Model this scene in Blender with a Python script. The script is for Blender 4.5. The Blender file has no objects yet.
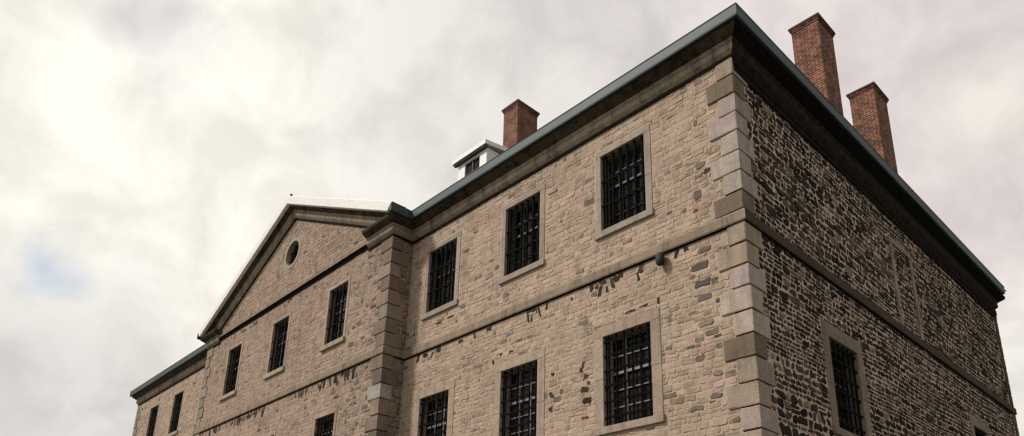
import bpy, bmesh, math, random, json
from mathutils import Vector, Matrix
random.seed(11)
R = math.radians
GZ = 9.5                       # the belt course stands 9.5 m above the ground
scene = bpy.context.scene
C = scene.collection

# ------------------------------------------------------------------ helpers
class MB:
    """collects geometry in facade coordinates (z = 0 at the belt course)"""
    def __init__(s): s.v=[]; s.f=[]; s.m=[]; s.c=[]
    def face(s, pts, mat=0, col=(1,1,1)):
        i=len(s.v); s.v += [tuple(p) for p in pts]; s.f.append(tuple(range(i,i+len(pts)))); s.m.append(mat); s.c.append(col)
    def mesh(s, vs, fs, mat=0, col=(1,1,1)):
        i=len(s.v); s.v += [tuple(p) for p in vs]
        for f in fs: s.f.append(tuple(i+k for k in f)); s.m.append(mat); s.c.append(col)
    def box(s, a, b, mat=0, col=(1,1,1)):
        x0,y0,z0=[min(p,q) for p,q in zip(a,b)]; x1,y1,z1=[max(p,q) for p,q in zip(a,b)]
        vs=[(x0,y0,z0),(x1,y0,z0),(x1,y1,z0),(x0,y1,z0),(x0,y0,z1),(x1,y0,z1),(x1,y1,z1),(x0,y1,z1)]
        s.mesh(vs,[(0,3,2,1),(4,5,6,7),(0,1,5,4),(1,2,6,5),(2,3,7,6),(3,0,4,7)],mat,col)
    def build(s, name, mats, parent=None, bevel=0, smooth=False, recalc=False, jitter=0):
        me=bpy.data.meshes.new(name)
        vv=s.v
        me.from_pydata([(x,y,z+GZ) for x,y,z in vv],[],s.f)
        if not isinstance(mats,(list,tuple)): mats=[mats]
        for m in mats: me.materials.append(m)
        me.polygons.foreach_set('material_index', s.m)
        at=me.attributes.new('Col','FLOAT_COLOR','FACE')
        at.data.foreach_set('color',[q for c in s.c for q in (c[0],c[1],c[2],1)])
        me.update()
        if bevel or recalc:
            bm=bmesh.new(); bm.from_mesh(me)
            if recalc: bmesh.ops.recalc_face_normals(bm, faces=bm.faces)
            if bevel:
                bmesh.ops.remove_doubles(bm, verts=bm.verts, dist=1e-5)
                ed=[e for e in bm.edges if len(e.link_faces)==2 and e.calc_face_angle(0)>.5]
                bmesh.ops.bevel(bm, geom=ed, offset=bevel, segments=2, affect='EDGES', profile=.6)
            if jitter:
                for v in bm.verts: v.co += Vector([random.uniform(-jitter,jitter) for _ in range(3)])
            bm.to_mesh(me); bm.free()
        if smooth:
            for p in me.polygons: p.use_smooth=True
        o=bpy.data.objects.new(name, me); C.objects.link(o)
        if parent: o.parent=parent
        return o

def tag(o, label=None, cat=None, group=None, kind=None):
    if label: o['label']=label
    if cat: o['category']=cat
    if group: o['group']=group
    if kind: o['kind']=kind
    return o

# ------------------------------------------------------------------ materials
def mat(name):
    m=bpy.data.materials.new(name); m.use_nodes=True
    nt=m.node_tree; b=nt.nodes['Principled BSDF']
    return m, nt, nt.nodes, nt.links, b
def N(nt, t, **k):
    n=nt.nodes.new(t)
    for a,v in k.items():
        if a.startswith('i_'): n.inputs[a[2:].replace('_',' ')].default_value=v
        else: setattr(n,a,v)
    return n
def noise(nt, vec, scale, detail=4, rough=.55, dist=0):
    n=N(nt,'ShaderNodeTexNoise'); n.inputs['Scale'].default_value=scale; n.inputs['Detail'].default_value=detail
    n.inputs['Roughness'].default_value=rough; n.inputs['Distortion'].default_value=dist
    nt.links.new(vec,n.inputs['Vector']); return n.outputs['Fac']
def ramp(nt, fac, stops, interp='LINEAR'):
    n=N(nt,'ShaderNodeValToRGB'); n.color_ramp.interpolation=interp
    e=n.color_ramp.elements
    while len(e)<len(stops): e.new(.5)
    for q,(p,c) in zip(e,stops):
        q.position=p; q.color=(c,c,c,1) if not isinstance(c,tuple) else (*c,1)
    nt.links.new(fac,n.inputs['Fac']); return n.outputs['Color']
def mix(nt, fac, a, b, mode='MIX'):
    n=N(nt,'ShaderNodeMix',data_type='RGBA',blend_type=mode)
    for s,v in ((n.inputs[0],fac),(n.inputs[6],a),(n.inputs[7],b)):
        if hasattr(v,'links'): nt.links.new(v,s)
        elif isinstance(v,tuple): s.default_value=(*v,1)
        else: s.default_value=v
    return n.outputs[2]
def math_(nt, op, a, b=None, c=None, clamp=False):
    n=N(nt,'ShaderNodeMath',operation=op,use_clamp=clamp)
    for s,v in zip(n.inputs,(a,b,c)):
        if v is None: continue
        if hasattr(v,'links'): nt.links.new(v,s)
        else: s.default_value=v
    return n.outputs[0]
def bump(nt, b, h, strength=.4, dist=.02):
    n=N(nt,'ShaderNodeBump'); n.inputs['Strength'].default_value=strength; n.inputs['Distance'].default_value=dist
    nt.links.new(h,n.inputs['Height']); nt.links.new(n.outputs[0],b.inputs['Normal'])
def coord(nt): return N(nt,'ShaderNodeTexCoord').outputs['Object']

def stone_mat(name, base=None, var=.3, stains=(.06,.045,.03), stain_lo=.62, stain_hi=.8, scale=1.0, streak=0, specks=.5, smear=0):
    """stone with per-block colour (attribute Col), mottling, dark weather stains and grain"""
    m,nt,nd,lk,b=mat(name); co=coord(nt)
    if base is None:
        a=N(nt,'ShaderNodeAttribute'); a.attribute_name='Col'; col=a.outputs['Color']
    else: col=mix(nt,0.0,base,base)
    n1=noise(nt,co,3.1*scale,5,.6); n2=noise(nt,co,24*scale,4,.65); n3=noise(nt,co,.55*scale,4,.6)
    col=mix(nt,1.0,col,ramp(nt,n1,[(.25,1-var),(.75,1+var*.6)]),'MULTIPLY')
    col=mix(nt,1.0,col,ramp(nt,n2,[(.3,1-var*specks),(.7,1+var*specks)]),'MULTIPLY')
    if smear:
        n5=noise(nt,co,4.2,6,.7,.6)
        bw=N(nt,'ShaderNodeRGBToBW'); nt.links.new(a.outputs['Color'],bw.inputs[0])
        pale=ramp(nt,bw.outputs[0],[(.06,0.0),(.2,1.0)])
        col=mix(nt,math_(nt,'MULTIPLY',math_(nt,'MULTIPLY',ramp(nt,n5,[(.47,0.0),(.60,1.0)]),smear),pale),col,(.49,.39,.305))
        n6=noise(nt,co,1.6,4,.6); col=mix(nt,math_(nt,'MULTIPLY',math_(nt,'MULTIPLY',ramp(nt,n6,[(.5,0.0),(.68,1.0)]),.4),pale),col,(.44,.325,.24))
    st=math_(nt,'MULTIPLY',ramp(nt,n3,[(.45,.0),(.62,1.0)]),ramp(nt,n1,[(.42,0.0),(.66,1.0)]))
    col=mix(nt,math_(nt,'MULTIPLY',st,stain_hi-.4),col,stains)
    if streak:
        mp=N(nt,'ShaderNodeMapping'); mp.inputs['Scale'].default_value=(3.2,3.2,.35); lk.new(co,mp.inputs['Vector'])
        s=noise(nt,mp.outputs[0],1.3,5,.7)
        col=mix(nt,math_(nt,'MULTIPLY',ramp(nt,s,[(.5,0.0),(.62,1.0)]),streak),col,stains)
    lk.new(col,b.inputs['Base Color']); b.inputs['Roughness'].default_value=.92; b.inputs['Specular IOR Level'].default_value=.08
    bump(nt,b,math_(nt,'ADD',n2,math_(nt,'MULTIPLY',n1,1.5)),.5,.018)
    return m

M={}
M['stone']=stone_mat('rubble_stone',var=.28)
M['lime_stone']=stone_mat('lime_smeared_rubble',var=.24,smear=.6,streak=.22)
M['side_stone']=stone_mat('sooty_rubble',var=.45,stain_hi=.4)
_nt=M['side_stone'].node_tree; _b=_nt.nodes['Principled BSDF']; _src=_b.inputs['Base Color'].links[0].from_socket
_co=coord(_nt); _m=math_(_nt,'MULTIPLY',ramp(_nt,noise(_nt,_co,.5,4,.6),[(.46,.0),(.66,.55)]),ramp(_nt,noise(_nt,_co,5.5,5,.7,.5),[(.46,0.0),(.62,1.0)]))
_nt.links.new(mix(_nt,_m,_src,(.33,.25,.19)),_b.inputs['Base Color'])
M['ashlar']=stone_mat('dressed_stone',var=.27,stain_hi=.8,specks=.7,streak=.25)
M['trim']=stone_mat('window_trim_stone',(.37,.315,.25),var=.2,stain_hi=.65)
M['trim_grey']=stone_mat('window_trim_stone_grey',(.335,.30,.255),var=.2,stain_hi=.65)
M['belt_dark']=stone_mat('shaded_belt_stone',(.085,.065,.045),var=.35,stain_hi=.9,streak=.6)  # side belt: shade painted into the base colour, besides its stains
M['moulding']=stone_mat('cornice_moulding_stone',(.37,.305,.235),var=.38,stains=(.05,.04,.03),stain_hi=.95,streak=.55)
M['belt']=stone_mat('belt_stone',(.30,.235,.175),var=.3,stain_hi=.8,streak=.45)
M['cornice']=stone_mat('cornice_stone',(.085,.066,.046),var=.5,stains=(.018,.015,.012),stain_hi=1.3,streak=.9)

def mortar(name, a, b_, stainrows=False):
    m,nt,nd,lk,b=mat(name); co=coord(nt)
    n1=noise(nt,co,1.1,5,.6); n2=noise(nt,co,14,5,.7)
    col=mix(nt,ramp(nt,n1,[(.35,0.0),(.65,1.0)]),a,b_)
    col=mix(nt,1.0,col,ramp(nt,n2,[(.3,.72),(.7,1.22)]),'MULTIPLY')
    lk.new(col,b.inputs['Base Color']); b.inputs['Roughness'].default_value=.95; b.inputs['Specular IOR Level'].default_value=.2
    bump(nt,b,n2,.6,.02); return m
M['mortar']=mortar('pale_mortar',(.50,.39,.295),(.39,.30,.225))
M['mortar_dark']=mortar('side_mortar',(.64,.51,.40),(.40,.315,.25))
M['mortar_pav']=mortar('porch_mortar',(.39,.295,.235),(.33,.25,.20))

def simple(name, col, rough=.6, metal=0, var=.15, scale=6, bs=.15, spec=.5):
    m,nt,nd,lk,b=mat(name); co=coord(nt)
    n=noise(nt,co,scale,5,.6)
    lk.new(mix(nt,1.0,mix(nt,0.0,col,col),ramp(nt,n,[(.3,1-var),(.7,1+var)]),'MULTIPLY'),b.inputs['Base Color'])
    b.inputs['Roughness'].default_value=rough; b.inputs['Metallic'].default_value=metal; b.inputs['Specular IOR Level'].default_value=spec
    if bs: bump(nt,b,n,bs,.01)
    return m
def gutter_mat():
    m,nt,nd,lk,b=mat('weathered_sheet_metal'); co=coord(nt)
    mp=N(nt,'ShaderNodeMapping'); mp.inputs['Scale'].default_value=(.8,.8,9); lk.new(co,mp.inputs['Vector'])
    n=noise(nt,mp.outputs[0],2.2,5,.6); n2=noise(nt,co,9,4,.6)
    col=mix(nt,ramp(nt,n,[(.35,0.0),(.65,1.0)]),(.018,.036,.037),(.040,.070,.072))
    col=mix(nt,ramp(nt,n2,[(.6,0.0),(.75,.6)]),col,(.09,.075,.06))
    sp=N(nt,'ShaderNodeSeparateXYZ'); lk.new(co,sp.inputs[0])
    t=math_(nt,'MULTIPLY',math_(nt,'ADD',sp.outputs[0],sp.outputs[1]),.43)
    wn=N(nt,'ShaderNodeTexWhiteNoise',noise_dimensions='1D'); lk.new(math_(nt,'FLOOR',t),wn.inputs['W'])
    col=mix(nt,1.0,col,ramp(nt,wn.outputs['Value'],[(0.0,.78),(1.0,1.18)]),'MULTIPLY')
    col=mix(nt,1.0,col,ramp(nt,math_(nt,'FRACT',t),[(0.0,.45),(.02,1.0)]),'MULTIPLY')
    lk.new(col,b.inputs['Base Color']); b.inputs['Roughness'].default_value=.6; b.inputs['Metallic'].default_value=.0
    bump(nt,b,n2,.15,.01); return m
M['gutter']=gutter_mat()
M['iron']=simple('black_iron',(.005,.0045,.004),.95,0,.4,20,.2,.08)
M['frame']=simple('old_sash_paint',(.085,.08,.072),.7,0,.35,12)
M['frame_pale']=simple('pale_sash_paint',(.26,.24,.21),.7,0,.35,12)
M['white']=simple('white_paint',(.80,.78,.74),.5,0,.08,5)
M['roof']=simple('dark_roofing',(.07,.07,.072),.8,0,.25,3)
M['dark']=simple('dark_interior_and_belt_shade',(.012,.011,.010),.9,0,.2,3,0,.1)  # interior ceiling, and the shade line painted under the belts
M['soffit']=simple('dark_soffit_board',(.05,.04,.032),.85,0,.4,5)
M['frieze_joint_shade_black']=simple('painted_shade_and_joint_black',(.014,.011,.009),.95,0,.5,6,.15,.05)  # near-black: shade painted on cornices and under mouldings; also frieze, quoin joints
M['side_mould']=simple('shaded_moulding',(.04,.03,.022),.95,0,.5,6,.15,.05)  # side copy of the moulding with its shade in the colour
M['lamp']=simple('lamp_green_black',(.005,.009,.008),.7,0,.3,20)
M['red']=simple('rusty_red',(.25,.05,.04),.7)
def glass():
    m,nt,nd,lk,b=mat('old_window_glass'); co=coord(nt)
    n=noise(nt,co,1.7,3,.5)
    lk.new(mix(nt,ramp(nt,n,[(.4,0.0),(.7,1.0)]),(.006,.006,.0065),(.03,.03,.032)),b.inputs['Base Color'])
    b.inputs['Roughness'].default_value=.12; b.inputs['Specular IOR Level'].default_value=.12
    bump(nt,b,n,.08,.02); return m
M['glass']=glass()
def clap():
    m,nt,nd,lk,b=mat('white_clapboard'); co=coord(nt)
    sp=N(nt,'ShaderNodeSeparateXYZ'); lk.new(co,sp.inputs[0])
    f=math_(nt,'FRACT',math_(nt,'MULTIPLY',sp.outputs[2],7.5))
    lk.new(mix(nt,1.0,mix(nt,0.0,(.76,.74,.70),(.76,.74,.70)),ramp(nt,f,[(0.0,.6),(.1,1.0)]),'MULTIPLY'),b.inputs['Base Color'])
    b.inputs['Roughness'].default_value=.55; bump(nt,b,f,.4,.01); return m
M['clap']=clap()
def brick():
    m,nt,nd,lk,b=mat('red_brick'); co=coord(nt)
    g=N(nt,'ShaderNodeNewGeometry'); sn=N(nt,'ShaderNodeSeparateXYZ'); lk.new(g.outputs['Normal'],sn.inputs[0])
    sp=N(nt,'ShaderNodeSeparateXYZ'); lk.new(co,sp.inputs[0])
    ax=math_(nt,'GREATER_THAN',math_(nt,'ABSOLUTE',sn.outputs[0]),.5)
    u=math_(nt,'ADD',math_(nt,'MULTIPLY',ax,sp.outputs[1]),math_(nt,'MULTIPLY',math_(nt,'SUBTRACT',1.0,ax),sp.outputs[0]))
    cb=N(nt,'ShaderNodeCombineXYZ'); lk.new(u,cb.inputs[0]); lk.new(sp.outputs[2],cb.inputs[1])
    bt=N(nt,'ShaderNodeTexBrick'); lk.new(cb.outputs[0],bt.inputs['Vector'])
    bt.inputs['Scale'].default_value=1; bt.inputs['Brick Width'].default_value=.225; bt.inputs['Row Height'].default_value=.082
    bt.inputs['Mortar Size'].default_value=.011; bt.inputs['Mortar Smooth'].default_value=.2; bt.inputs['Bias'].default_value=-.1
    bt.inputs['Color1'].default_value=(.25,.068,.034,1); bt.inputs['Color2'].default_value=(.075,.026,.018,1); bt.inputs['Mortar'].default_value=(.34,.25,.19,1)
    n=noise(nt,co,3.5,6,.7); n2=noise(nt,co,30,3,.6)
    col=mix(nt,1.0,bt.outputs['Color'],ramp(nt,n,[(.36,.4),(.61,1.15)]),'MULTIPLY')
    col=mix(nt,1.0,col,ramp(nt,n2,[(.3,.8),(.7,1.15)]),'MULTIPLY')
    lk.new(col,b.inputs['Base Color']); b.inputs['Roughness'].default_value=.9; b.inputs['Specular IOR Level'].default_value=.2
    bump(nt,b,math_(nt,'ADD',math_(nt,'MULTIPLY',bt.outputs['Fac'],-1.0),math_(nt,'MULTIPLY',n2,.4)),.6,.012); return m
M['brick']=brick()
def ground():
    m,nt,nd,lk,b=mat('worn_gravel_and_grass'); co=coord(nt)
    n=noise(nt,co,.06,6,.6); n2=noise(nt,co,5,5,.7)
    col=mix(nt,ramp(nt,n,[(.45,0.0),(.58,1.0)]),(.12,.105,.085),(.04,.06,.022))
    col=mix(nt,1.0,col,ramp(nt,n2,[(.3,.65),(.7,1.3)]),'MULTIPLY')
    lk.new(col,b.inputs['Base Color']); b.inputs['Roughness'].default_value=.95; bump(nt,b,n2,.5,.05); return m

# ------------------------------------------------------------------ plan of the building
XP, XQ, YP = -11.52, -26.2, -.77        # projecting centre bay
XE, YE = -38.2, 17.8                    # far corners
WTOP = 3.98
XA, ZA = -18.80, 8.56                   # apex of the centre gable (top of its cornice)
EO, EZ = .46, 4.84                      # eave overhang and height
SL = (ZA-EZ)/(XA-(XP+EO))               # slope of the gable (negative towards +x)
def zline(x): return ZA-abs(x-XA)*abs(SL)

YE=18.15
building=bpy.data.objects.new('stone_building',None); C.objects.link(building)
tag(building,'long grey-beige stone building with barred windows, pedimented centre bay and brick chimneys','building')

PATH=[(0,YE),(0,0),(XP,0),(XP,YP),(XQ,YP),(XQ,0),(XE,0),(XE,YE)]
def sweep(mb, path, prof, closed=False, mat=0, cap=True, pre=None, post=None):
    """profile (offset outwards, z) carried round a plan polyline with mitres"""
    n=len(path); rows=[]
    full=([pre] if pre else [])+list(path)+([post] if post else []); off=1 if pre else 0
    for i,p in enumerate(path):
        ds=[]
        if i>0 or closed or pre: a=full[i+off-1] if not closed else path[i-1]; ds.append((p[0]-a[0],p[1]-a[1]))
        if i<n-1 or closed or post: a=full[i+off+1] if not closed else path[(i+1)%n]; ds.append((a[0]-p[0],a[1]-p[1]))
        ns=[]
        for d in ds:
            l=math.hypot(*d); ns.append((-d[1]/l,d[0]/l))
        nx=sum(q[0] for q in ns)/len(ns); ny=sum(q[1] for q in ns)/len(ns); l=nx*nx+ny*ny
        nx/=l; ny/=l
        rows.append([(p[0]+nx*o,p[1]+ny*o,z) for o,z in prof])
    k=len(prof)
    for i in range(n if closed else n-1):
        a=rows[i]; b=rows[(i+1)%n]
        for j in range(k-1): mb.face((a[j],a[j+1],b[j+1],b[j]),mat)
    if cap and not closed:
        mb.face(rows[0],mat); mb.face(rows[-1],mat)

# ------------------------------------------------------------------ openings
W=1.31
front_w=[(-2.33,-3.64),(-5.72,-7.05),(-9.2,-10.55)]
pav_w=[(-14.05,-15.27),(-18.25,-19.54),(-22.42,-23.68)]
left_w=[(-30.93,-32.2),(-34.5,-35.75)]
third=(-27.25,-28.5)
ZH,ZS=3.33,1.23
ZL,ZL2=-1.46,-3.58
OC=(-18.72,6.14,.52)                    # round window in the gable

class Plane:
    def __init__(s,O,u,n): s.O=O; s.u=u; s.n=n
    def P(s,u,z,o=0): return (s.O[0]+s.u[0]*u+s.n[0]*o, s.O[1]+s.u[1]*u+s.n[1]*o, z)
FR=Plane((0,0),(-1,0),(0,-1)); SD=Plane((0,0),(0,1),(1,0))
PV=Plane((0,YP),(-1,0),(0,-1)); RT=Plane((XP,0),(0,-1),(1,0)); RL=Plane((XQ,YP),(0,1),(-1,0))
LE=Plane((XE,0),(0,1),(-1,0)); BK=Plane((0,YE),(-1,0),(0,1))

def grid(mb, pl, u0,u1,z0,z1, holes, mat=0):
    us=sorted({u0,u1,*[q for h in holes for q in h[:2]]}); zs=sorted({z0,z1,*[q for h in holes for q in h[2:]]})
    for a,b in zip(us,us[1:]):
        for c,d in zip(zs,zs[1:]):
            mu,mz=(a+b)/2,(c+d)/2
            if any(h[0]<mu<h[1] and h[2]<mz<h[3] for h in holes): continue
            mb.face((pl.P(a,c),pl.P(b,c),pl.P(b,d),pl.P(a,d)),mat)

def h2(x,y):   # small smooth wobble for the course lines
    return math.sin(x*1.3+y*.7)*.5+math.sin(x*.57-y*1.9+2)*.3+math.sin(x*2.9+1)*.2

def stones(mb, pl, u0,u1,z0,z1, holes, pal, hr=(.08,.185), wr=(.10,.36), gap=.013, jit=.014, wob=.03, prot=(.003,.011), rnd=.2, limit=None, skew=0, mat=1, holesfree=()):
    z=z0; row=0
    while z<z1-.04:
        h=random.uniform(*hr)
        if z+h>z1: h=z1-z
        u=u0-random.random()*.2
        while u<u1:
            w=random.uniform(*wr)*max(.5,.7+.6*(h-hr[0])/(hr[1]-hr[0]))
            cells=[(u,u+w,z,z+h)]
            if h>.8*hr[1] and w>.22 and random.random()<.22:
                q=random.uniform(.4,.6); cells=[(u,u+w,z,z+h*q),(u,u+w,z+h*q,z+h)]
            for a,b,c,d in cells:
                a=max(a,u0); b=min(b,u1)
                ok=True
                for H in holes:
                    if a<H[1] and b>H[0] and c<H[3]-.01 and d>H[2]+.01:
                        # trim away the part lying in the opening
                        ops=[(min(b,H[0])-a,0),(b-max(a,H[1]),1),(min(d,H[2])-c,2),(d-max(c,H[3]),3)]
                        m_,k=max((q/(b-a if t<2 else d-c),t) for q,t in ops)
                        if k==0: b=min(b,H[0])
                        elif k==1: a=max(a,H[1])
                        elif k==2: d=min(d,H[2])
                        else: c=max(c,H[3])
                if b-a<.06 or d-c<.045: continue
                if limit and (limit(a,d) or limit(b,d)): continue
                one_stone(mb,pl,a,b,c,d,pal((a+b)/2,(c+d)/2,b-a),gap*random.uniform(.6,1.4),jit,wob,random.uniform(*prot),rnd,skew,mat)
            u+=w
        z+=h; row+=1

def one_stone(mb,pl,a,b,c,d,col,gap,jit,wob,pr,rnd,skew,mat):
    a+=gap/2;b-=gap/2;c+=gap/2;d-=gap/2
    w,h=b-a,d-c
    if w<.03 or h<.03: return
    r=min(w,h)*rnd*random.uniform(.6,1.5); r=min(r,w*.45,h*.45)
    pts=[(a+r,c),((a+b)/2,c),(b-r,c),(b,c+r),(b,d-r),(b-r,d),((a+b)/2,d),(a+r,d),(a,d-r),(a,c+r)]
    sk=random.uniform(-skew,skew)
    out=[];inn=[]; cu,cz=(a+b)/2,(c+d)/2
    j=min(jit,min(w,h)*.2)
    tu,tz=random.uniform(-.05,.05),random.uniform(-.06,.06)
    for (u,z) in pts:
        u+=random.uniform(-j,j)+sk*(z-cz); z+=random.uniform(-j,j)+wob*h2(u,z)
        out.append((u,z,-.004)); k=1-min(.02,h*.15)/max(.04,math.hypot(u-cu,z-cz))
        iu,iz=cu+(u-cu)*k, cz+(z-cz)*k
        inn.append((iu,iz,max(.003,pr+tu*(iu-cu)+tz*(iz-cz))))
    n=len(pts); vs=[pl.P(*p) for p in out]+[pl.P(*p) for p in inn]
    # keep the face outward
    A=Vector(vs[n]);B=Vector(vs[n+3]);D=Vector(vs[n+6]); nn=(B-A).cross(D-A)
    flip=nn.x*pl.n[0]+nn.y*pl.n[1]<0
    fs=[(i,(i+1)%n,n+(i+1)%n,n+i) for i in range(n)]+[tuple(range(n,2*n))]
    if flip: fs=[tuple(reversed(f)) for f in fs]
    mb.mesh(vs,fs,mat,col)

def vary(c,s=.12,t=.04):
    k=random.uniform(1-s,1+s); return tuple(max(.005,q*k*(1+random.uniform(-t,t))) for q in c)
def pal_front(u,z,w):
    r=random.random()
    near=max(0,1-u/2.6)
    low=1 if z<0 else .35
    if r<.012+.10*near*low: return vary(random.choice([(.15,.125,.10),(.10,.09,.08),(.20,.16,.125)]),.3)
    if r<.32: return vary((.41,.307,.234),.13)
    if r<.58: return vary((.46,.342,.26),.12)
    if r<.76: return vary((.50,.37,.282),.10)
    if r<.91: return vary((.36,.268,.204),.16)
    if r<.95: return vary((.20,.155,.12),.2)
    return vary((.30,.24,.185),.15)
def pal_pav(u,z,w):
    r=random.random(); near=max(0,1-abs(u+XP)/2.8)
    if r<.03+.50*near: return vary(random.choice([(.15,.125,.10),(.12,.10,.085),(.20,.165,.13)]),.3)
    if r<.45: return vary((.36,.26,.195),.11)
    if r<.75: return vary((.39,.285,.215),.10)
    return vary(random.choice([(.31,.23,.18),(.27,.20,.155),(.35,.25,.19)]),.14)
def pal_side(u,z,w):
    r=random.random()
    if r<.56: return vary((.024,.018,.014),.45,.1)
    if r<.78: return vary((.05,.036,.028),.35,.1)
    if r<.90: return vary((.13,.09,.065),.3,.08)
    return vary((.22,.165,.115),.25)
def pal_blind(u,z,w):
    return vary(random.choice([(.06,.045,.035),(.05,.04,.03),(.12,.09,.065)]),.3)

def hole(r, z0, z1, grow=0): # from x pair to u pair on a -x running plane
    return (-r[0]-grow, -r[1]+grow, z0-grow, z1+grow)
def spots(mb,pl,lst):
    for x,z,w,h in lst:
        x+=random.uniform(-.02,.02)
        one_stone(mb,pl,-x-w/2,-x+w/2,z-h/2,z+h/2,vary((.05,.038,.029),.5),.0,.03,0,.014,.2,.35,1)

BZ=[(0,.27)]           # belt band
# ---- main front wall, right of the centre bay
def wall_front(u0,u1,wins,pal,quL,quR,mort,extra=None,spot=()):
    mb=MB(); holes=[hole(r,ZS,ZH) for r in wins]+[hole(r,ZL,ZL2) if 0 else hole(r,ZL2,ZL) for r in wins]
    grid(mb,FR,u0,u1,-GZ,4.6,holes,0)
    sh=[(-r[0]-.2,-r[1]+.2,ZS-.2,ZH+.2) for r in wins]+[(-r[0]-.24,-r[1]+.24,ZL2-.22,ZL+.24) for r in wins]
    sh.append((u0-1,u1+1,0,.27))
    if extra: sh+=extra
    stones(mb,FR,u0,u1,-GZ,0.0,sh,pal); stones(mb,FR,u0,u1,.27,4.02,sh,pal)
    spots(mb,FR,spot)
    return mb.build('wall',[mort,M['lime_stone']],building)
# quoin courses (z bounds, long face on the front?, tint)
qz=[(3.56,4.0,0,'tan'),(3.08,3.56,1,'brown'),(2.62,3.08,0,'grey'),(2.15,2.62,1,'grey'),(1.66,2.15,0,'grey'),(1.19,1.66,1,'grey'),(.72,1.19,0,'grey'),(.27,.72,1,'brown'),
    (-.45,0,0,'tan'),(-.93,-.45,1,'tan'),(-1.40,-.93,0,'light'),(-1.90,-1.40,1,'light'),(-2.38,-1.90,0,'light'),(-2.85,-2.38,1,'brown'),(-3.34,-2.85,0,'tan'),(-3.81,-3.34,1,'tan'),(-4.26,-3.81,0,'pink')]
z=-4.26;k=1
while z>-GZ+.1: qz.append((max(-GZ,z-.47),z,k,'tan')); z-=.47; k^=1
TINT={'tan':(.38,.30,.235),'brown':(.20,.155,.12),'grey':(.43,.36,.315),'light':(.47,.385,.335),'pink':(.44,.355,.305),'dk':(.19,.165,.135)}
QF={0:.37,1:.62}; QS={0:.62,1:.42}
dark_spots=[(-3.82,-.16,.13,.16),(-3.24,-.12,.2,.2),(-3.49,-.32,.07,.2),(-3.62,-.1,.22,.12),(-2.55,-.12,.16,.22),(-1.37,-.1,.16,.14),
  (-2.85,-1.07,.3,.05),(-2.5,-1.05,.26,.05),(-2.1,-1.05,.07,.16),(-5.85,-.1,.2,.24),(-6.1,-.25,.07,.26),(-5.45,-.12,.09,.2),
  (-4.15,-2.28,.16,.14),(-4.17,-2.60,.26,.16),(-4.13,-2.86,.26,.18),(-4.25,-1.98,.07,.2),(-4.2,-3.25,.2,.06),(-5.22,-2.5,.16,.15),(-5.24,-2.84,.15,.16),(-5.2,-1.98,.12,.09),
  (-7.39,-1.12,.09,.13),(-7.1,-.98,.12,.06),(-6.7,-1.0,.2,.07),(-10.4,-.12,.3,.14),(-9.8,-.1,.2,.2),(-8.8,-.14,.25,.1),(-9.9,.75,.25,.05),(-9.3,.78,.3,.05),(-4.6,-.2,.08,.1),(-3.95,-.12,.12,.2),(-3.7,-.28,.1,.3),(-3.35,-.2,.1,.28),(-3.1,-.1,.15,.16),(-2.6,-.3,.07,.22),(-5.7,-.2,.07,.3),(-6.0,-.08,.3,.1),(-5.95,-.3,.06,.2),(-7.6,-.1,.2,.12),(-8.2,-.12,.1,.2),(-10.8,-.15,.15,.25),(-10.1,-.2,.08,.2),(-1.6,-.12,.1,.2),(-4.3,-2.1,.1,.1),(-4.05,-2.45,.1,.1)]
qh=[(-1,(QF[l]+.02),a,b) for a,b,l,t in qz]
FS=[(-1.05,-.62,.42,.17,(.105,.10,.095)),(-1.03,-1.02,.40,.17,(.09,.088,.084)),(-.98,-1.34,.34,.15,(.13,.125,.12)),(-.92,-.28,.3,.14,(.17,.14,.12)),(-1.0,-1.9,.38,.15,(.18,.155,.13)),(-.86,-2.12,.34,.16,(.2,.17,.14)),
   (-1.0,1.05,.2,.26,(.15,.13,.115)),(-.9,1.75,.26,.18,(.17,.145,.125)),(-.95,1.5,.24,.12,(.2,.17,.14)),(-.8,-3.0,.25,.14,(.17,.145,.125)),(-1.3,-3.6,.35,.14,(.19,.16,.13)),(-.85,-3.45,.3,.12,(.12,.11,.10))]
FS=[(x,z_,w_,h_,vary(tuple(q*k_ for q,k_ in zip(c,(1.25,1.15,1.05))),.18,.015)) for x,z_,w_,h_,c in FS]
fh=[(-x-w_/2,-x+w_/2,z_-h_/2,z_+h_/2) for x,z_,w_,h_,c in FS]
wall_front(0,-XP,front_w,pal_front,0,0,M['mortar'],qh+fh,dark_spots)
for x,zz,w,h,c in FS:
    mb=MB(); one_stone(mb,FR,-x-w/2,-x+w/2,zz-h/2,zz+h/2,c,.015,.02,.02,.013,.22,.15,0); mb.build('face_stone',[M['stone']],building)

# ---- left wing front
wall_front(-XQ,-XE,left_w+[third],pal_front,0,0,M['mortar'],[(-XE-.5,-XE+1,-GZ,4.1)])
# ---- side wall
side_win=[(3.32,4.76),(13.0,14.3)]
mb=MB(); sh=[(a,b,ZL2,ZL) for a,b in side_win]; grid(mb,SD,0,YE,-GZ,4.6,sh,0)
ex=[(a-.32,b+.32,ZL2-.24,ZL+.34) for a,b in side_win]+[(-1,(QS[l]+.02),a,b) for a,b,l,t in qz]+[(-1,YE+1,0,.27),(7.98,8.17,.27,3.0),(9.42,9.6,.27,3.0),(7.98,9.6,2.78,3.02),(YE-.4,YE+1,-GZ,4)]
kw=dict(hr=(.09,.22),wr=(.11,.40),gap=.038,jit=.034,wob=.05,prot=(.006,.026),rnd=.26,skew=.5)
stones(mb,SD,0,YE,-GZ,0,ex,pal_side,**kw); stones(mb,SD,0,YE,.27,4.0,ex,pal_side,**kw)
tag(mb.build('wall',[M['mortar_dark'],M['side_stone']],building),'dark rubble side wall with pale raised mortar')
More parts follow.
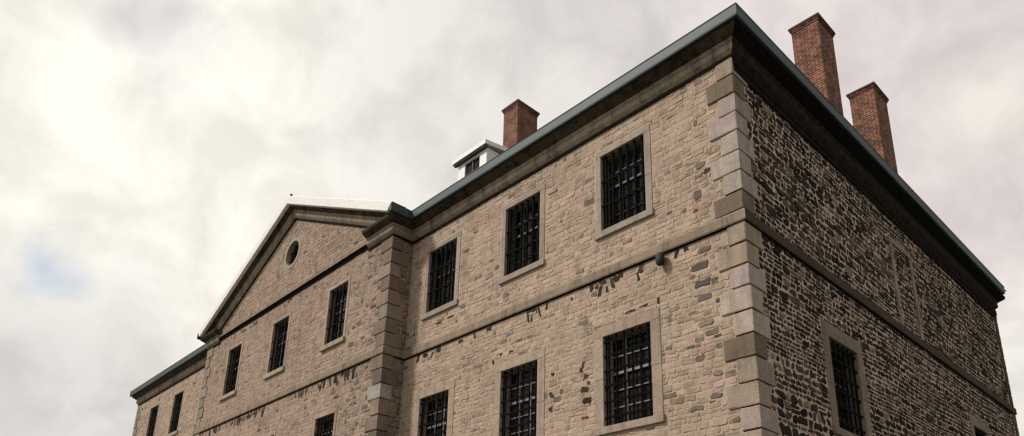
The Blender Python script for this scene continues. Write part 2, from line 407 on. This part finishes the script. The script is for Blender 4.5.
# blind window jambs on the side wall
mb=MB()
for (a,b,c,d) in ((7.98,8.16,.275,2.80),(9.43,9.6,.275,2.80),(7.98,9.6,2.81,3.0)):
    n=max(1,round((d-c)/.5)) if d-c>.5 else 1
    for i in range(n):
        p=SD.P(a,c+(d-c)*i/n,-.05); q=SD.P(b,c+(d-c)*(i+1)/n-.012,.045); mb.box(p,q,0,vary((.33,.275,.215),.15))
tag(mb.build('blind_window',[M['ashlar']],building,bevel=.008),'walled-up window outline on the side wall')
# ---- centre bay front with gable
mb=MB(); holes=[hole(r,ZS,ZH) for r in pav_w]+[hole(r,ZL2,ZL+.12) for r in pav_w]
grid(mb,PV,-XP,-XQ,-GZ,4.0,holes,0)
s=OC[2]+.12; sq=(-OC[0]-s,-OC[0]+s,OC[1]-s,OC[1]+s)
def ztop(u): return zline(-u)-.5
us=sorted({-XP,-XQ,-XA,sq[0],sq[1]})
for a,b in zip(us,us[1:]):
    if a>=sq[0]-1e-6 and b<=sq[1]+1e-6:
        mb.face((PV.P(a,4.0),PV.P(b,4.0),PV.P(b,sq[2]),PV.P(a,sq[2])),0)
        mb.face((PV.P(a,sq[3]),PV.P(b,sq[3]),PV.P(b,ztop(b)),PV.P(a,ztop(a))),0)
    else: mb.face((PV.P(a,4.0),PV.P(b,4.0),PV.P(b,max(4.05,ztop(b))),PV.P(a,max(4.05,ztop(a)))),0)
K=40
for i in range(K):
    q=[]
    for t in (i,i+1):
        an=2*math.pi*t/K; cx,cz=math.cos(an),math.sin(an); m_=max(abs(cx),abs(cz))
        q.append(((-OC[0]+OC[2]*cx,OC[1]+OC[2]*cz),(-OC[0]+s*cx/m_,OC[1]+s*cz/m_)))
    mb.face((PV.P(*q[0][0]),PV.P(*q[1][0]),PV.P(*q[1][1]),PV.P(*q[0][1])),0)
ex=[(-r[0]-.15,-r[1]+.15,ZS-.2,ZH+.15) for r in pav_w]+[(-r[0]-.15,-r[1]+.15,ZL2-.2,ZL+.27) for r in pav_w]
ex+=[(-XP-1,-XP+QS[l],a,b) for a,b,l,t in qz]+[(-XQ-QS[l],-XQ+1,a,b) for a,b,l,t in qz]+[(0,50,0,.27),(0,50,4.06,4.36),(-OC[0]-.68,-OC[0]+.68,OC[1]-.55,OC[1]+.55),(-OC[0]-.45,-OC[0]+.45,OC[1]-.68,OC[1]+.68)]
stones(mb,PV,-XP,-XQ,-GZ,0,ex,pal_pav); stones(mb,PV,-XP,-XQ,.27,4.06,ex,pal_pav)
stones(mb,PV,-XP,-XQ,4.36,8.1,ex,pal_pav,limit=lambda u,z: z>zline(-u)-.55,gap=.014,prot=(.006,.014))
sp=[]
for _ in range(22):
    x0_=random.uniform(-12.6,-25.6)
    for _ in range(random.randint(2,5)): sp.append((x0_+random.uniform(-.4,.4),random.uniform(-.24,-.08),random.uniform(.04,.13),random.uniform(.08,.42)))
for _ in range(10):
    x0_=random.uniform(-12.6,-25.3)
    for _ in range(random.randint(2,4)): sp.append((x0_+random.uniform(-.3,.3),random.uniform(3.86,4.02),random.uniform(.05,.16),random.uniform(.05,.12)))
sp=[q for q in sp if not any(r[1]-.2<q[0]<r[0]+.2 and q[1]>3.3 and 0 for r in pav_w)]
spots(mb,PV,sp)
# returns of the centre bay
for pl,L in ((RT,-YP),(RL,-YP)):
    grid(mb,pl,0,L,-GZ,4.6,[],0)
e2=[(-YP-QF[l],2,a,b) for a,b,l,t in qz]+[(-1,2,0,.27)]
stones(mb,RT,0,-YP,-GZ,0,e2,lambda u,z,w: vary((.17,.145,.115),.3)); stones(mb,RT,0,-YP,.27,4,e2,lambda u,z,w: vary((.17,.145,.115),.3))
wp=mb.build('wall',[M['mortar_pav'],M['lime_stone']],building)
# ---- plain walls never seen from the street corner
mb=MB(); grid(mb,LE,0,YE,-GZ,4.6,[],0); grid(mb,BK,0,-XE,-GZ,4.6,[],0)
stones(mb,LE,0,YE,-1,4,[(-1,50,0,.27),(-1,.5,-2,5)],pal_pav,hr=(.2,.3),wr=(.3,.7))
mb.build('wall',[M['mortar'],M['stone']],building)

# ------------------------------------------------------------------ quoins
def quoin(cx,cy,sx,sy,f,s_,z0,z1,col,name='quoin_block',build=True,mb=None):
    """corner block: f along x into the facade, s_ along y into the return; sx,sy = outward signs"""
    m_=mb or MB()
    e=.036
    m_.box((cx+sx*e,cy+sy*e,z0+.016),(cx-sx*f,cy-sy*s_,z1-.012),0,col)
    if build: return m_.build(name,[M['ashlar']],building,bevel=.02,jitter=.007)
for a,b,l,t in qz:
    if b>-5.3: quoin(0,0,1,-1,QF[l],QS[l],a,b,vary(TINT[t],.07,.02))
rest=MB()
for a,b,l,t in qz:
    if b<=-5.3: quoin(0,0,1,-1,QF[l],QS[l],a,b,vary(TINT[t],.1,.02),build=False,mb=rest)
for i,(a,b,l,t) in enumerate(qz):
    c=vary(random.choice([(.26,.20,.155),(.21,.165,.13),(.30,.235,.185)]),.15)
    if i==10: c=(.42,.38,.34)
    if i in (5,): c=(.30,.25,.2)
    if b>-5.3: quoin(XP,YP,1,-1,QS[l],QF[l],a,b,c)
    else: quoin(XP,YP,1,-1,QS[l],QF[l],a,b,c,build=False,mb=rest)
    c=vary((.30,.25,.205),.12)
    if b>-2.0: quoin(XQ,YP,-1,-1,QS[l],QF[l],a,b,c)
    else: quoin(XQ,YP,-1,-1,QS[l],QF[l],a,b,c,build=False,mb=rest)
    if b>-1.2: quoin(XE,0,-1,-1,QF[l],QS[l],a,b,vary((.30,.25,.2),.12))
    else: quoin(XE,0,-1,-1,QF[l],QS[l],a,b,c,build=False,mb=rest)
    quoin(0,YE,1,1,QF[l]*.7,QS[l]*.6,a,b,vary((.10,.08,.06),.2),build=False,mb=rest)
for (cx_,cy_,sx,sy,a_,b_) in ((0,0,1,-1,.34,.40),(XP,YP,1,-1,.40,.34),(XQ,YP,-1,-1,.4,.34),(XE,0,-1,-1,.34,.4)):
    joint=MB(); joint.box((cx_+sx*.012,cy_+sy*.012,-GZ),(cx_-sx*a_,cy_-sy*b_,3.99)); joint.build('quoin_joint',[M['frieze_joint_shade_black']],building)
tag(rest.build('quoin_course',[M['ashlar']],building,bevel=.014),kind='stuff')

# ------------------------------------------------------------------ belt course, cornice, gutter
mb=MB()
bp=[(-.05,-.03),(.02,-.03),(.02,0),(.06,0),(.075,.03),(.075,.215),(.045,.262),(-.05,.27)]  # lowest points take the dark slot, a shade line painted below the belt
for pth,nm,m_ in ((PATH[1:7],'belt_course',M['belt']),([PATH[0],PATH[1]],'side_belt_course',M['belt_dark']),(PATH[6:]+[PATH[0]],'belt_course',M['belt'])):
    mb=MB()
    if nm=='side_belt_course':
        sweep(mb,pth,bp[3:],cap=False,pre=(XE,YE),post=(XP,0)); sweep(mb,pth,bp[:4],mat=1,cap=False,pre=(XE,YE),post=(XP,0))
        ob=mb.build(nm,[m_,M['dark']],building); tag(ob,'stained belt course across the side wall, its shade painted in dark')
    else:
        e_=dict(pre=(0,YE),post=(XE,YE)) if pth[0]==PATH[1] else dict(pre=(0,0),post=(0,0))
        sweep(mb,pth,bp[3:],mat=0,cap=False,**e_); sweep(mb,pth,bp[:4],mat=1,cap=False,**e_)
        mb.build(nm,[m_,M['dark']],building)
SX=-12.9; SX2=XQ+1.35                                    # the cornice breaks here under the gable
stone_prof=[(-.05,3.99),(.045,3.99),(.045,4.07),(.115,4.15),(.135,4.19),(.135,4.27),(.10,4.285),(.17,4.37),(.27,4.44),(.34,4.50),(.36,4.56),(.36,4.60),(-.05,4.60)]
gut_prof=[(.30,4.603),(.365,4.603),(.37,4.565),(.445,4.56),(.455,4.60),(.46,4.81),(.475,4.84),(.44,4.845),(.30,4.80)]
P1=[(0,YE),(0,0),(XP,0),(XP,YP),(SX,YP)]; P2=[(SX2,YP),(XQ,YP),(XQ,0),(XE,0),(XE,YE),(0,YE)]
def cornice(path,name,mats,pre=None,post=None):
    mb=MB()
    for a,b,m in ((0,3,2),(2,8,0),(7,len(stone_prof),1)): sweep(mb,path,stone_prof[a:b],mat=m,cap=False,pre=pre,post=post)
    sweep(mb,path,stone_prof,mat=1,cap=True) if 0 else None
    pr=stone_prof
    for p,q,e in ((path[0],path[1],0),(path[-2],path[-1],1)):
        if (e==0 and pre) or (e==1 and post): continue
        d=(q[0]-p[0],q[1]-p[1]); l=math.hypot(*d); nx,ny=-d[1]/l,d[0]/l; c=p if e==0 else q
        mb.face([(c[0]+nx*o,c[1]+ny*o,z) for o,z in pr],1)
    return mb.build(name,mats,building)
ST=[M['moulding'],M['cornice'],M['frieze_joint_shade_black']]  # third slot paints the shade line below the mouldings
cornice([(0,0),(XP,0),(XP,YP),(SX,YP)],'cornice',ST) if 0 else None
cornice(P1[1:],'cornice',ST,pre=(0,YE)); cornice(P2[:4],'cornice',ST,post=(XE,YE))
tag(cornice([(0,YE),(0,0)],'side_cornice',[M['side_mould'],M['frieze_joint_shade_black'],M['frieze_joint_shade_black']],pre=(XE,YE),post=(XP,0)),'cornice of the dark side wall, its shade painted near-black')
cornice([(XE,0),(XE,YE),(0,YE)],'cornice',ST,pre=(0,0),post=(0,0))
mb=MB(); sweep(mb,P1[:3]+[(XP,YP-EO)],gut_prof); sweep(mb,[(XQ,YP-EO)]+P2[2:],gut_prof)
tag(mb.build('gutter',[M['gutter']],building),'grey-green sheet-metal gutter fascia')
# near-black frieze under the side cornice
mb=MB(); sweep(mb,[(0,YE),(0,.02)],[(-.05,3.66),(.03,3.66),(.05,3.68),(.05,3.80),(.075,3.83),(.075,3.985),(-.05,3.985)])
mb.build('frieze',[M['frieze_joint_shade_black']],building)
# string course under the gable
mb=MB(); sweep(mb,[(SX+.002,YP),(SX2-.002,YP)],[(-.05,4.08),(.03,4.08),(.05,4.16),(.11,4.20),(.12,4.22)],mat=1)
sweep(mb,[(SX+.002,YP),(SX2-.002,YP)],[(.12,4.22),(.12,4.31),(.03,4.37),(-.05,4.37)],mat=0,cap=False)
mb.build('string_course',[M['belt'],M['frieze_joint_shade_black']],building)
# raking cornices of the gable
def rake(prof, name, m, zcut, ext=None):
    mb=MB()
    for sgn in (1,-1):
        rows=[]
        for o,h in prof:
            d=(ZA+h-zcut)/abs(SL)            # where this line comes down on the stub
            dx=min(d, (XP+EO+.01)-XA)
            rows.append((( XA, YP-o, ZA+h),(XA+sgn*dx, YP-o, ZA+h-dx*abs(SL))))
        for q,(a,b) in enumerate(zip(rows,rows[1:])): mb.face((a[0],b[0],b[1],a[1]),(2 if q<2 else 1 if q>6 else 0) if len(m)>1 else 0)
        mb.face([r[1] for r in rows])
    return mb.build(name,m,building,recalc=False)
k=1.06
rprof=[(-.05,-.85*k),(.045,-.85*k),(.045,-.77*k),(.115,-.69*k),(.135,-.65*k),(.135,-.57*k),(.10,-.555*k),(.17,-.47*k),(.27,-.40*k),(.34,-.34*k),(.36,-.31),(.36,-.29),(-.05,-.29)]
rake(rprof,'raking_cornice',[M['moulding'],M['cornice'],M['frieze_joint_shade_black']],4.605)
wprof=[(.30,-.36),(.45,-.36),(.475,-.34),(.475,-.01),(.45,.02),(-.1,.03)]
tag(rake(wprof,'rake_flashing',[M['white']],4.60),'white metal flashing along the slopes of the gable')
mb=MB(); mb.box((XA-.05,YP-.40,ZA+.02),(XA+.05,YP-.30,ZA+.14)); mb.build('finial',[M['red']],building,bevel=.02)

# ------------------------------------------------------------------ roofs
PITCH=math.tan(R(38))
mb=MB()
x0,x1,y0,y1=XE-EO+.03,EO-.03,-EO+.03,YE+EO-.03
hd=(y1-y0)/2; zr=4.83+hd*PITCH; ym=(y0+y1)/2
A,B,Cc,D=(x0,y0,4.83),(x1,y0,4.83),(x1,y1,4.83),(x0,y1,4.83); E1=(x0+hd,ym,zr); E2=(x1-hd,ym,zr)
for f in ((A,B,E2,E1),(B,Cc,E2),(Cc,D,E1,E2),(D,A,E1)): mb.face(f)
zi=lambda z: y0+(z-4.83)/PITCH
# gable roof of the centre bay, running back into the main slope
ya=YP-.44
L_=(XQ-EO,ya,4.84); R_=(XP+EO,ya,4.84); T_=(XA,ya,ZA+.02)
mb.face((R_,T_,(XA,zi(ZA+.02)+.3,ZA+.02),(XP+EO,y0+.02,4.84))); mb.face((L_,(XQ-EO,y0+.02,4.84),(XA,zi(ZA+.02)+.3,ZA+.02),T_))
roof=mb.build('roof',[M['roof']],building)
# closing ceiling so that no light leaks up through the shell
mb=MB(); mb.face(((XE,0,4.59),(0,0,4.59),(0,YE,4.59),(XE,YE,4.59))); mb.build('ceiling',[M['dark']],building)

def chimney(x1,y0,wx,wy,zt,zb,rows=2):
    mb=MB(); o=.07
    mb.box((x1-wx+o,y0+o,zb),(x1-o,y0+wy-o,zt-.18))
    for i in range(rows):
        e=o-(i+1)*.022; mb.box((x1-wx+e,y0+e,zt-.18+i*.055),(x1-e,y0+wy-e,zt-.18+(i+1)*.055-.001))
    c=mb.build('chimney',[M['brick']],building)
    mb=MB(); mb.box((x1-wx,y0,zt-.07),(x1,y0+wy,zt)); mb.build('cap',[M['soffit']],c,bevel=.01)
    mb=MB(); mb.box((x1-wx*.68,y0+wy*.3,zt+.001),(x1-wx*.32,y0+wy*.7,zt+.10)); mb.build('flue',[M['soffit']],c)
    return c
chimney(-.42,6.30,.96,1.16,10.02,4.9)
chimney(-.44,10.36,.94,1.24,9.98,4.9)
chimney(-10.33,3.35,.91,1.16,11.0,6.0)

# dormer
def dormer():
    xa,xb=-10.86,-9.40; yf=1.16
    mb=MB()
    # cheeks and front with window opening
    wz0,wz1=6.2,7.12
    for a,b,c,d in ((xa,-10.50,5.9,7.25),(-9.74,xb,5.9,7.25),(-10.50,-9.74,wz1,7.25),(-10.50,-9.74,5.9,wz0)):
        mb.box((a,yf,c),(b,yf+.08,d))
    d0=mb.build('dormer',[M['white']],building)
    mb=MB()
    for x in (xa,xb-.05):
        mb=MB(); mb.box((x,yf+.081,5.9),(x+.05,3.9,7.25)); mb.build('cheek',[M['clap']],d0)
    mb=MB()
    xe0,xe1=-11.03,-9.30
    def zf(y): return 7.27+(y-1.0)*.16
    lo=[(xe0,1.0,zf(1)),(xe1,1.0,zf(1)),(xe1,3.9,zf(3.9)),(xe0,3.9,zf(3.9))]
    up=[(x,y,z+.15) for x,y,z in lo]
    mb.mesh(lo+up,[(0,3,2,1),(4,5,6,7),(0,1,5,4),(1,2,6,5),(2,3,7,6),(3,0,4,7)])
    mb.build('dormer_roof',[M['white']],d0)
    mb=MB(); mb.box((xe0+.04,1.04,7.20),(xe1-.04,1.158,7.262)); mb.build('soffit_board',[M['soffit']],d0)
    mb=MB(); mb.face(((-10.50,yf+.06,wz0),(-9.74,yf+.06,wz0),(-9.74,yf+.06,wz1),(-10.50,yf+.06,wz1))); mb.build('pane',[M['glass']],d0)
    mb=MB(); mb.box((-10.14,yf+.02,wz0),(-10.10,yf+.055,wz1)); mb.box((-10.5,yf+.02,6.64),(-10.142,yf+.055,6.68)); mb.box((-10.098,yf+.02,6.64),(-9.74,yf+.055,6.68)); mb.build('sash_bar',[M['frame']],d0)
dormer()

# ------------------------------------------------------------------ windows
def window(pl, u0,u1,z0,z1, kind, sw=(.2,.2), st=.2, trim='trim_grey', depth=.28, sillp=.07, head=None):
    """a barred sash window in the plane pl; kind 'upper', 'lower' or 'far'"""
    P=pl.P
    def bx(m_,a,b,c,d,o0,o1,mat=0,col=(1,1,1)):
        m_.box(P(a,c,o0),P(b,d,o1),mat,col)
    mb=MB(); t=.07; o0,o1=-depth+.0,-depth+.06
    bx(mb,u0,u0+t,z0,z1,o0,o1); bx(mb,u1-t,u1,z0,z1,o0,o1); bx(mb,u0+t,u1-t,z1-t,z1,o0,o1); bx(mb,u0+t,u1-t,z0,z0+t,o0,o1)
    nu,nz=(3,5); w=u1-u0-2*t; h=z1-z0-2*t
    for i in range(1,nu): x=u0+t+w*i/nu; bx(mb,x-.014,x+.014,z0+t,z1-t,o0+.01,o1-.012)
    for i in range(1,nz):
        x=z0+t+h*i/nz; hh=.03 if i==nz//2+1 else .013; bx(mb,u0+t,u1-t,x-hh,x+hh,o0+.012,o1-.002 if hh>.02 else o1-.016)
    win=mb.build('window',[M['frame_pale'] if kind=='lower' else M['frame']],building)
    mb=MB(); mb.face((P(u0,z0,-depth+.005),P(u1,z0,-depth+.005),P(u1,z1,-depth+.005),P(u0,z1,-depth+.005))); mb.build('pane',[M['glass']],win)
    # stone surround: jambs in two blocks, lintel, with the reveal
    mb=MB(); pr=.018
    a,b=sw; c=.004
    tc=lambda: vary((.385,.315,.26) if trim=='trim_grey' else (.40,.315,.25),.07,.02)
    if kind=='side': tc=lambda: vary((.27,.225,.175),.07,.02)
    zc=z0+(z1-z0)*random.uniform(.42,.58)
    for (p,q) in ((u0-a,u0),(u1,u1+b)):
        bx(mb,p,q,z0,zc-c,-depth,pr,0,tc()); bx(mb,p,q,zc+c,z1-c,-depth,pr,0,tc())
    bx(mb,u0-a,u1+b,z1,z1+st,-depth,pr+.003,0,tc())
    mb.build('surround',[M['ashlar']],win,bevel=.007)
    mb=MB(); bx(mb,u0-a-.03,u1+b+.03,z0-.17,z0-c,-depth,sillp,0,tc()); mb.build('sill',[M['ashlar']],win,bevel=.012)
    # iron grille, flush with the wall face
    mb=MB(); g=-.045
    if kind=='upper': nv,hz,tv,th=6,(.34,.66),.024,.026
    elif kind=='far': nv,hz,tv,th=5,(.33,.66),.018,.024
    else: nv,hz,tv,th=6,(.10,.27,.44,.61,.78,.94),.016,.026
    for i in range(nv):
        x=u0+(u1-u0)*(i+.5)/nv; bx(mb,x-tv,x+tv,z0-.02,z1+.02,g-2*tv,g)
    for q in hz:
        x=z0+(z1-z0)*q; bx(mb,u0-.02,u1+.02,x-th,x+th,g+.001,g+.02)
    for x in (u0+.012,u1-.03): bx(mb,x,x+.02,z0-.01,z1+.01,g-.05,g-.03)
    mb.build('grille',[M['iron']],win)
    return win
for r in front_w:
    window(FR,-r[0],-r[1],ZS,ZH,'upper',sw=(.18,.15),st=.16); window(FR,-r[0],-r[1],ZL2,ZL,'lower',sw=(.25,.25),st=.25,trim='trim')
for r in pav_w:
    window(PV,-r[0],-r[1],ZS,ZH,'far',sw=(.13,.13),st=.13,trim='trim',sillp=.09); window(PV,-r[0],-r[1],ZL2,ZL+.12,'lower',sw=(.13,.13),st=.15,trim='trim')
for r in left_w+[third]:
    window(FR,-r[0],-r[1],ZS,ZH,'far',sw=(.13,.13),st=.13,trim='trim'); window(FR,-r[0],-r[1],ZL2,ZL,'lower',sw=(.13,.13),st=.15,trim='trim')
for a,b in side_win: window(SD,a,b,ZL2,ZL,'side',sw=(.30,.30),st=.33,trim='trim',depth=.34)
# round window
mb=MB(); cu,cz,r=-OC[0],OC[1],OC[2]
def ring(mb,r0,r1,o0,o1,n=40):
    for i in range(n):
        q=[]
        for t in (i,i+1):
            an=2*math.pi*t/n; q.append((math.cos(an),math.sin(an)))
        f=lambda k,rr,o: PV.P(cu+rr*q[k][0],cz+rr*q[k][1],o)
        mb.face((f(0,r0,o1),f(1,r0,o1),f(1,r1,o1),f(0,r1,o1))); mb.face((f(0,r1,o0),f(1,r1,o0),f(1,r1,o1),f(0,r1,o1))); mb.face((f(0,r0,o0),f(1,r0,o0),f(1,r0,o1),f(0,r0,o1)))
ring(mb,r-.001,r+.15,-.25,.02)
rw=mb.build('round_window',[M['trim']],building)
mb=MB(); mb.face([PV.P(cu+r*math.cos(2*math.pi*i/40),cz+r*math.sin(2*math.pi*i/40),-.2) for i in range(40)]); mb.build('pane',[M['glass']],rw)
mb=MB()
for q in (-.17,.17):
    e=math.sqrt(r*r-q*q); mb.box(PV.P(cu+q-.015,cz-e,-.19),PV.P(cu+q+.015,cz+e,-.15)); mb.box(PV.P(cu-e,cz+q-.015,-.148),PV.P(cu+e,cz+q+.015,-.12))
mb.build('grille',[M['iron']],rw)

# ------------------------------------------------------------------ wall lamp under the belt course
mb=MB(); lx,lz=-1.93,-.17
rings=[(.03,.15),(.075,.13),(.10,.07),(.105,0),(.10,-.07),(.075,-.13),(.03,-.155)]
rows=[]
for rr,zz in rings: rows.append([(lx+rr*math.cos(2*math.pi*i/14), -.13+rr*.9*math.sin(2*math.pi*i/14), lz+zz) for i in range(14)])
for a,b in zip(rows,rows[1:]):
    for i in range(14): mb.face((a[i],a[(i+1)%14],b[(i+1)%14],b[i]))
mb.face(rows[0]); mb.face(rows[-1])
mb.box((lx-.02,-.05,lz+.02),(lx+.02,0,lz+.10))
tag(mb.build('wall_lamp',[M['lamp']],building,smooth=False),'small dark lamp fixed under the belt course')

# ------------------------------------------------------------------ ground
mb=MB(); S=600
mb.face(((-S,-S,-GZ-.004),(S,-S,-GZ-.004),(S,S,-GZ-.004),(-S,S,-GZ-.004)))
tag(mb.build('ground',[ground()]),kind='structure')

# ------------------------------------------------------------------ sky and sun
SUN_DIR=Vector((-.42,-.55,.72)).normalized()
el=math.asin(SUN_DIR.z); az=math.atan2(SUN_DIR.x,SUN_DIR.y)
w=bpy.data.worlds.new('World'); scene.world=w; w.use_nodes=True
nt=w.node_tree; nt.nodes.clear(); lk=nt.links
sky=N(nt,'ShaderNodeTexSky',sky_type='NISHITA',sun_disc=False); sky.sun_elevation=el; sky.sun_rotation=az
bg=N(nt,'ShaderNodeBackground'); out=N(nt,'ShaderNodeOutputWorld'); lk.new(bg.outputs[0],out.inputs[0])
STR=.1; bg.inputs['Strength'].default_value=STR
co=N(nt,'ShaderNodeTexCoord').outputs['Generated']
def cc(r,g,b,k=1.0): return (r*k/STR,g*k/STR,b*k/STR)
mp=N(nt,'ShaderNodeMapping'); mp.inputs['Scale'].default_value=(1,1,1.6); lk.new(co,mp.inputs['Vector'])
n1=noise(nt,mp.outputs[0],2.2,6,.52,.3); n2=noise(nt,mp.outputs[0],6.5,6,.5,.2)
base=mix(nt,ramp(nt,n1,[(.42,0.0),(.58,1.0)]),cc(.70,.67,.65),cc(1.0,.95,.86))
base=mix(nt,math_(nt,'MULTIPLY',ramp(nt,n2,[(.47,0.0),(.56,1.0)]),.5),base,cc(.62,.59,.585))
def blob(base,d,r0,r1,col,amt,warp=.25):
    d=Vector(d).normalized()
    dp=N(nt,'ShaderNodeVectorMath',operation='DISTANCE'); lk.new(co,dp.inputs[0]); dp.inputs[1].default_value=d
    x=math_(nt,'ADD',dp.outputs['Value'],math_(nt,'MULTIPLY',math_(nt,'SUBTRACT',n2,.5),warp))
    mr=N(nt,'ShaderNodeMapRange',interpolation_type='SMOOTHSTEP'); lk.new(x,mr.inputs[0])
    mr.inputs[1].default_value=r0; mr.inputs[2].default_value=r1; mr.inputs[3].default_value=amt; mr.inputs[4].default_value=0
    return mix(nt,mr.outputs[0],base,col)
base=blob(base,(-.79,.19,.58),.14,.58,cc(1.04,1.0,.90),.9)      # bright cloud, upper left
base=blob(base,(-.44,.60,.70),.10,.42,cc(.77,.715,.69),.75)     # grey over the middle
base=blob(base,(-.18,.80,.58),.05,.30,cc(.79,.70,.69),.75)     # pinkish grey, right
base=blob(base,(-.65,.44,.62),.05,.25,cc(.84,.81,.76),.6)
base=blob(base,(-.137,.823,.548),.015,.09,cc(.90,.85,.77),.85,.12)
base=blob(base,(-.165,.875,.45),.02,.12,cc(.62,.565,.565),.6,.15)
base=blob(base,(-.76,.132,.637),.0,.09,cc(.70,.68,.70),.8,.2)
base=blob(base,(-.952,.172,.254),.03,.22,cc(.68,.66,.65),.65,.3)
# a gap in the cloud where the clear sky shows
dv=Vector((-.917,.124,.378)).normalized()
dp=N(nt,'ShaderNodeVectorMath',operation='DISTANCE'); lk.new(co,dp.inputs[0]); dp.inputs[1].default_value=dv
x=math_(nt,'ADD',dp.outputs['Value'],math_(nt,'MULTIPLY',math_(nt,'SUBTRACT',n2,.5),.16))
mr=N(nt,'ShaderNodeMapRange',interpolation_type='SMOOTHSTEP'); lk.new(x,mr.inputs[0])
mr.inputs[1].default_value=.0; mr.inputs[2].default_value=.048; mr.inputs[3].default_value=.75; mr.inputs[4].default_value=0
n4=noise(nt,co,9,6,.55,.4)
base=mix(nt,1.0,base,ramp(nt,n4,[(.38,.88),(.58,1.05)]),'MULTIPLY')
skc=mix(nt,1.0,sky.outputs[0],(1.6,1.6,1.6),'MULTIPLY')
fin=mix(nt,mr.outputs[0],base,mix(nt,.6,skc,cc(.56,.65,.70)))
# added cloud darkening, out of view, to dim light reaching the side wall
sx_=N(nt,'ShaderNodeSeparateXYZ'); lk.new(co,sx_.inputs[0])
mr2=N(nt,'ShaderNodeMapRange',interpolation_type='SMOOTHSTEP'); lk.new(sx_.outputs[0],mr2.inputs[0])
mr2.inputs[1].default_value=.0; mr2.inputs[2].default_value=.5; mr2.inputs[3].default_value=0; mr2.inputs[4].default_value=.85
mr3=N(nt,'ShaderNodeMapRange',interpolation_type='SMOOTHSTEP'); lk.new(sx_.outputs[2],mr3.inputs[0])
mr3.inputs[1].default_value=.4; mr3.inputs[2].default_value=.62; mr3.inputs[3].default_value=1; mr3.inputs[4].default_value=0
fin=mix(nt,math_(nt,'MULTIPLY',mr2.outputs[0],mr3.outputs[0]),fin,cc(.33,.30,.29))
lk.new(fin,bg.inputs['Color'])
sl=bpy.data.lights.new('sun','SUN'); sl.energy=3.25; sl.angle=R(8); sl.color=(1.0,.94,.88)
so=bpy.data.objects.new('sun',sl); C.objects.link(so); so.rotation_euler=(-SUN_DIR).to_track_quat('-Z','Y').to_euler(); so.location=(0,-20,30)

# ------------------------------------------------------------------ camera
cx,cy,cz,yaw,pitch,roll,f,px,py=(6.40993, -12.11124, -7.93379, 0.83331, 0.32019, 0.03054, 742.77567, 504.14671, 388.92005)
cyw,syw,cp,sp=math.cos(yaw),math.sin(yaw),math.cos(pitch),math.sin(pitch)
fw=Vector((-syw*cp,cyw*cp,sp)); rr=Vector((cyw,syw,0)); uu=rr.cross(fw)
cr,sr=math.cos(roll),math.sin(roll); r2=rr*cr+uu*sr; u2=uu*cr-rr*sr
cam=bpy.data.cameras.new('camera'); camo=bpy.data.objects.new('camera',cam); C.objects.link(camo); scene.camera=camo
mw=Matrix((r2,u2,-fw)).transposed().to_4x4(); mw.translation=Vector((cx,cy,cz+GZ)); camo.matrix_world=mw
cam.sensor_fit='HORIZONTAL'; cam.sensor_width=36; cam.lens=f/1024*36
cam.shift_x=(512-px)/1024; cam.shift_y=(py-218)/1024; cam.clip_start=.1; cam.clip_end=3000

vs=scene.view_settings; vs.view_transform='Standard'; vs.look='None'; vs.exposure=0; vs.gamma=1; vs.use_curve_mapping=False
scene.render.engine='CYCLES'; scene.cycles.pixel_filter_type='BLACKMAN_HARRIS'; scene.cycles.filter_width=1.4; scene.render.resolution_x=1024; scene.render.resolution_y=436
